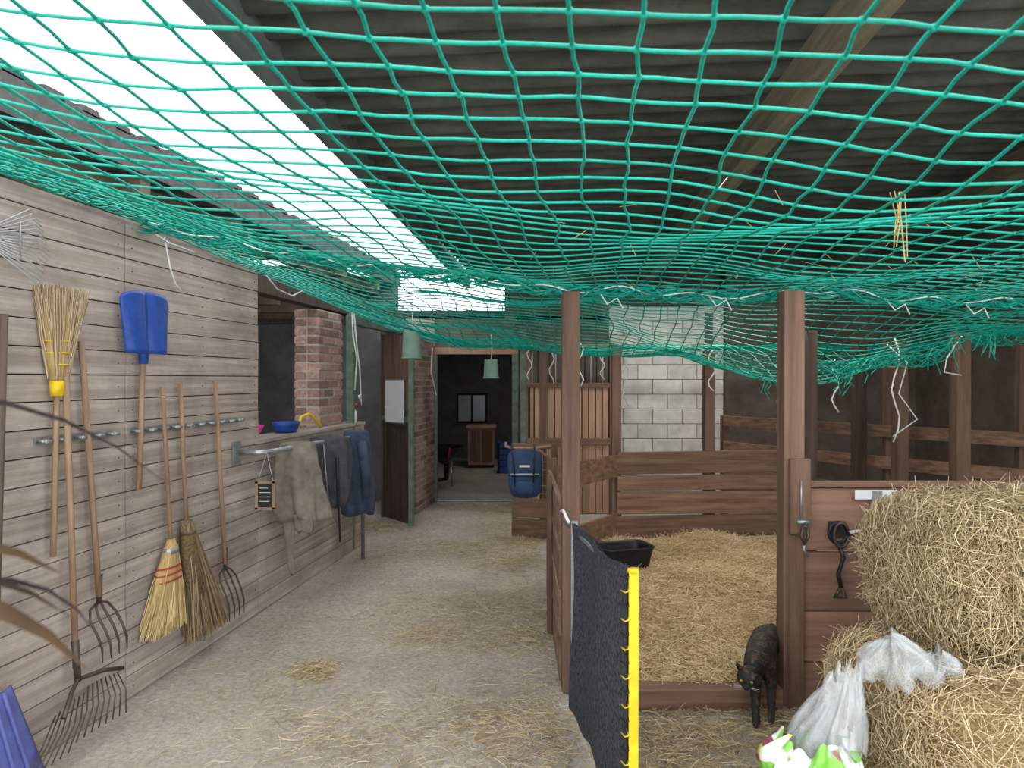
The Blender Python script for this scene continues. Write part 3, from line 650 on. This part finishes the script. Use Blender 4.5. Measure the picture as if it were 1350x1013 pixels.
ys=[.42+cell*i for i in range(int((YH-.42)/cell)+1)]; ys[-1]=YH
for a in As: b.tube([n1(a,.42+ (YH-.42)*i/56) for i in range(57)],.0038,'net',5,False)
for y in ys: b.tube([n1(-1.9+ (As[-1]+1.9)*i/96,y) for i in range(97)],.0038,'net',5,False)
for a in As:
    for y in ys:
        if y<3.0: b.ball(n1(a,y),(.0078,.0078,.006),'net',6,4)
ys2=[]; y=YH; cell2=.10
while y<9.3: ys2.append(y); y+=cell2
As2=[-1.9+cell2*i for i in range(int(5.6/cell2))]
for a in As2: b.tube([n2(a,YH+(9.3-YH)*i/70) for i in range(71)],.0038,'net',4,False)
for y in ys2: b.tube([n2(-1.9+ (As[-1]+1.9)*i/80,y) for i in range(81)],.0038,'net',4,False)
for k in range(16):
    ph=random.random()*9; am=random.uniform(.012,.045)
    b.tube([n1(-1.9+5.5*i/220,YH)+Vector((0,am*math.sin(i*.55+ph)+.02*nz(i*.3,k),am*.9*math.cos(i*.43+ph*2)-.02+.02*nz(i*.2,k+9))) for i in range(221)],.004,'net',4,False)
for k in range(6):
    ph=random.random()*9
    b.tube([W(1.0+8.2*i/200,.05+.03*math.sin(i*.6+ph),(2.42 if i<75 else 2.42-.31*(i-75)/125)+.025*math.cos(i*.5+ph*2)) for i in range(201)],.0038,'net',4,False)
for k in range(6):
    ph=random.random()*9
    b.tube([n2(-1.5+5.0*i/160,9.25)+Vector((0,.03*math.sin(i*.6+ph),.03*math.cos(i*.5+ph*2))) for i in range(161)],.004,'net',4,False)
for k in range(11):
    ph=random.random()*9
    b.tube([n2(1.6+2.0*i/80,4.9+.6*i/80)+Vector((0,.035*math.sin(i*.6+ph),-.03+.04*math.cos(i*.5+ph*2))) for i in range(81)],.0042,'net',4,False)
for (a0,yy) in ((2.9,5.0),(2.2,5.3),(1.8,5.6),(3.3,5.2)):
    for k in range(12):
        q=n2(a0+random.uniform(-.18,.18),yy+random.uniform(-.1,.1)); L=random.uniform(.06,.18)
        b.tube([q,q+Vector((random.uniform(-.05,.05),0,-L*.5)),q+Vector((random.uniform(-.06,.06),0,-L))],.0036,'net',4,False)
netob=b.done()
b=B('white_tie_rope')
def rp(*pts,r=.005): b.tube(pts,r,'rope',6)
rp(*[n1(-1.85+5.3*i/120,YH)+Vector((0,-.02+.02*math.sin(i*.9),-.015+.015*math.cos(i*.7))) for i in range(121)],r=.0035)
rp(W(3.95,.03,2.36),W(3.97,.05,2.2),W(4.0,.06,2.12),W(4.08,.06,2.07)); rp(W(3.8,.02,2.38),W(3.95,.05,2.33),W(4.2,.05,2.32))
rp(W(5.1,.03,2.33),W(5.25,.05,2.24),W(5.5,.05,2.22),W(5.75,.04,2.30)); rp(W(6.9,.02,2.25),W(6.93,.04,1.9),W(6.98,.05,1.7),W(7.05,.04,1.35),W(6.95,.05,1.45),r=.007)
rp(W(6.85,.02,2.25),W(6.83,.04,2.0),W(6.9,.05,1.8),W(6.87,.04,1.5),r=.007)
rp((-1.0,9.3,2.0),(-1.02,9.3,1.7),(-.95,9.3,1.4),r=.007)
for (x,y,zt,zb) in ((1.0,6.9,1.95,1.4),(1.06,6.9,1.92,1.35),(1.03,6.85,1.95,1.5),(.55,6.0,1.95,1.55),(.62,7.2,1.95,1.6),(2.75,5.3,1.9,1.15),(1.05,8.6,1.9,1.6),(.2,8.5,2.0,1.6),(.45,8.4,2.0,1.55),(1.7,6.3,1.85,1.5),(2.45,5.6,1.75,1.35)):
    pts=[(x+.03*math.sin(i*1.3+x*9),y,zt+(zb-zt)*i/8) for i in range(9)]; rp(*pts,r=.006)
for (x,z) in ((.45,2.03),(1.0,2.02),(1.9,2.0),(2.3,1.98)):
    rp((x,YH-.03,z),(x+.03,YH-.05,z-.05),(x+.08,YH-.05,z-.02),(x+.11,YH-.04,z-.07),r=.004)
rp((2.66,5.25,1.85),(2.78,5.2,1.72),(2.72,5.2,1.5),(2.85,5.2,1.32),(2.68,5.2,1.2)); rp((3.1,5.1,1.9),(3.0,5.1,1.75),(2.98,5.1,1.65),(3.1,5.1,1.63))
b.done()
b=B('straw_wisp_in_net'); c=n1(1.2,1.76)
for i in range(7): 
    q=c+Vector((random.uniform(-.015,.015),random.uniform(-.01,.01),0)); b.tube([q+Vector((random.uniform(-.02,.02),0,.04)),q+Vector((0,0,-.03)),q+Vector((random.uniform(-.012,.012),0,random.uniform(-.14,-.05)))],.0012,'bristle',4)
for j in range(60):
    a=random.uniform(-.5,3.2);y=random.uniform(1.7,3.7); q=n1(a,y)+Vector((0,0,.005)); d=Vector((random.uniform(-.04,.04),random.uniform(-.04,.04),random.uniform(-.03,.01))); b.tube([q-d,q,q+d],.0010,'bristle',3)
b.done()
# ---------------------------------------------------------------- cat
def skin(name,verts,edges,key,sub=2,root=0):
    me=bpy.data.meshes.new(name); me.from_pydata([v[:3] for v in verts],edges,[]); o=bpy.data.objects.new(name,me); S.collection.objects.link(o)
    me.materials.append(M[key]); o.modifiers.new('skin','SKIN'); 
    for i,v in enumerate(verts): 
        rr=v[3]; me.skin_vertices[0].data[i].radius=rr if isinstance(rr,tuple) else (rr,rr); me.skin_vertices[0].data[i].use_root=(i==root)
    o.modifiers['skin'].use_smooth_shade=True
    s=o.modifiers.new('sub','SUBSURF'); s.levels=sub; s.render_levels=sub; return o
cv=[(1.285,3.70,.285,.062),(1.25,3.64,.285,.064),(1.20,3.56,.27,.068),(1.155,3.48,.262,.066),(1.12,3.415,.262,.046),(1.09,3.36,.248,.037),
 (1.14,3.455,.20,.036),(1.14,3.455,.135,.024),(1.125,3.405,.06,.018),(1.12,3.38,.022,.018),(1.115,3.355,.014,.015),
 (1.20,3.455,.20,.036),(1.215,3.47,.135,.024),(1.20,3.43,.075,.017),(1.19,3.40,.04,.017),(1.18,3.375,.022,.014),
 (1.27,3.76,.22,.045),(1.225,3.69,.19,.034),(1.25,3.75,.15,.019),(1.235,3.70,.118,.017),(1.22,3.665,.112,.016),
 (1.325,3.70,.23,.046),(1.275,3.63,.19,.036),(1.285,3.69,.15,.020),(1.265,3.65,.125,.018),(1.25,3.61,.114,.016),
 (1.32,3.77,.29,.022),(1.35,3.83,.25,.017),(1.37,3.87,.20,.015),(1.39,3.91,.19,.013),(1.42,3.94,.21,.009)]
ce=[(0,1),(1,2),(2,3),(3,4),(4,5),(3,6),(6,7),(7,8),(8,9),(9,10),(3,11),(11,12),(12,13),(13,14),(14,15),(0,16),(16,17),(17,18),(18,19),(19,20),(0,21),(21,22),(22,23),(23,24),(24,25),(0,26),(26,27),(27,28),(28,29),(29,30)]
cat=skin('cat',cv,ce,'fur')
k=1.1; pv=Vector((1.12,3.36,0)); cat.scale=(k,k,k); cat.location=pv*(1-k)+Vector((.0,.0,.0))
b=B('head'); h=Vector((1.07,3.33,.238)); f=Vector((-.42,-.8,-.42)).normalized(); r=f.cross(Vector((0,0,1))).normalized(); u=r.cross(f).normalized()
R=Matrix((r,f,u)).transposed()
b.ball(h,(.045,.047,.040),'fur',18,12,R); b.ball(h+f*.037-u*.012,(.022,.022,.016),'fur',14,10,R)
for s in (-1,1):
    b.ball(h+r*s*.024-u*.01+f*.018,(.019,.018,.016),'fur',10,8,R)
    e0=h+r*s*.028+u*.026-f*.004; tip=e0+r*s*.014+u*.042+f*.004
    b.tube([e0,e0.lerp(tip,.5),tip],[.020,.014,.002],'fur',8,True,.5)
    b.ball(h+r*s*.019+f*.038+u*.008,(.007,.005,.006),'eye',10,8,R); b.ball(h+r*s*.019+f*.0425+u*.008,(.002,.002,.005),'black',8,6,R)
    for kk in range(3): b.tube([h+f*.048-u*.014+r*s*.01,h+f*.05-u*.012+r*s*.05+u*.01*(kk-1)],.0005,'paper',3)
b.ball(h+f*.058-u*.006,(.005,.004,.004),'pad',8,6,R); b.tube([h+f*.057-u*.018-r*.01,h+f*.059-u*.02,h+f*.057-u*.018+r*.01],.0012,'pad',5)
b.done(parent=cat)
# ---------------------------------------------------------------- foreground dry plant
b=B('dry_palm_plant'); root=Vector((-.85,.42,1.05))
def leaf(pts,w,key):
    pts=[Vector(p) for p in pts]; n=len(pts); vs=[];fs=[]
    for i,p in enumerate(pts):
        d=(pts[min(i+1,n-1)]-pts[max(0,i-1)]).normalized(); a=d.cross(Vector((.3,1,.2))).normalized()
        k=math.sin(math.pi*min(1,(i+.25)/(n-.6)))**.6 if i<n-1 else .03; ww=w*k
        vs+=[p-a*ww,p+Vector((0,.25*ww,0)),p+a*ww]
    for i in range(n-1):
        for j in range(2): fs.append((i*3+j,i*3+j+1,i*3+4+j,i*3+3+j))
    b.add(vs,fs,key,True)
def arc(p,c,q,n=14):
    p,c,q=Vector(p),Vector(c),Vector(q); return [p*(1-t)**2+c*2*t*(1-t)+q*t*t for t in [i/n for i in range(n+1)]]
leaf(arc(root,(-.55,.5,1.80),(-.325,.70,1.50)),.0035,'leafd')
leaf(arc(root,(-.52,.5,1.60),(-.335,.55,1.455)),.009,'leaf')
leaf(arc(root,(-.47,.5,1.60),(-.318,.55,1.385)),.014,'leaf')
leaf(arc(root,(-.40,.52,1.60),(-.318,.57,1.40)),.0035,'leafd')
leaf(arc(root,(-.50,.5,1.59),(-.335,.56,1.42)),.006,'leaf')
leaf(arc(root,(-.9,.6,1.6),(-1.2,.8,1.3)),.01,'leaf'); leaf(arc(root,(-.9,.2,1.6),(-1.1,-.1,1.3)),.01,'leaf')
b.tube([(-.85,.42,.25),(-.86,.43,.7),root],[.03,.025,.012],'leaf',8)
b.grid(lambda u,v:(-.85+(.12+.05*v)*math.cos(6.2832*u),.42+(.12+.05*v)*math.sin(6.2832*u),.3*v),24,3,'brick'); b.tube([(-.85,.42,.24),(-.85,.42,.26)],.15,'dark',24)
b.done()
# ---------------------------------------------------------------- light
w=bpy.data.worlds.new('overcast_sky'); S.world=w; w.use_nodes=True; nt=w.node_tree; bg=nt.nodes['Background']
tc=nt.nodes.new('ShaderNodeTexCoord'); n=nt.nodes.new('ShaderNodeTexNoise'); n.inputs['Scale'].default_value=2.2; n.inputs['Detail'].default_value=5
nt.links.new(tc.outputs['Generated'],n.inputs['Vector']); r=ramp(nt,[(.35,(.93,.96,1.0)),(.65,(1,.99,.97))]); nt.links.new(n.outputs['Fac'],r.inputs[0]); nt.links.new(r.outputs[0],bg.inputs['Color']); bg.inputs['Strength'].default_value=3.8
def area(name,loc,size,sy,en,rot=(0,0,0),col=(1,.94,.85)):
    l=bpy.data.lights.new(name,'AREA'); l.shape='RECTANGLE'; l.size=size; l.size_y=sy; l.energy=en; l.color=col
    o=bpy.data.objects.new(name,l); o.location=loc; o.rotation_euler=rot; S.collection.objects.link(o); return o
area('barn_fill_light',(2.0,8.2,2.85),1.2,.3,50); area('barn_fill_light',(1.8,4.9,2.9),1.2,.3,42); area('far_room_fill',(0,12.5,2.4),.8,.2,8); area('left_room_fill',(-3.6,6.5,2.6),.6,.2,1.5)  # added fill lights, not real fixtures: brighten barn, far room and left room
# camera
c=bpy.data.cameras.new('camera'); co=bpy.data.objects.new('camera',c); S.collection.objects.link(co); S.camera=co
c.sensor_width=36; c.lens=26; co.location=(0,0,1.6); co.rotation_euler=(math.radians(89.65),0,0); c.clip_start=.05
c.dof.use_dof=True; c.dof.focus_distance=3.5; c.dof.aperture_fstop=6.5
S.view_settings.view_transform='Standard'; S.view_settings.look='None'; S.view_settings.exposure=0
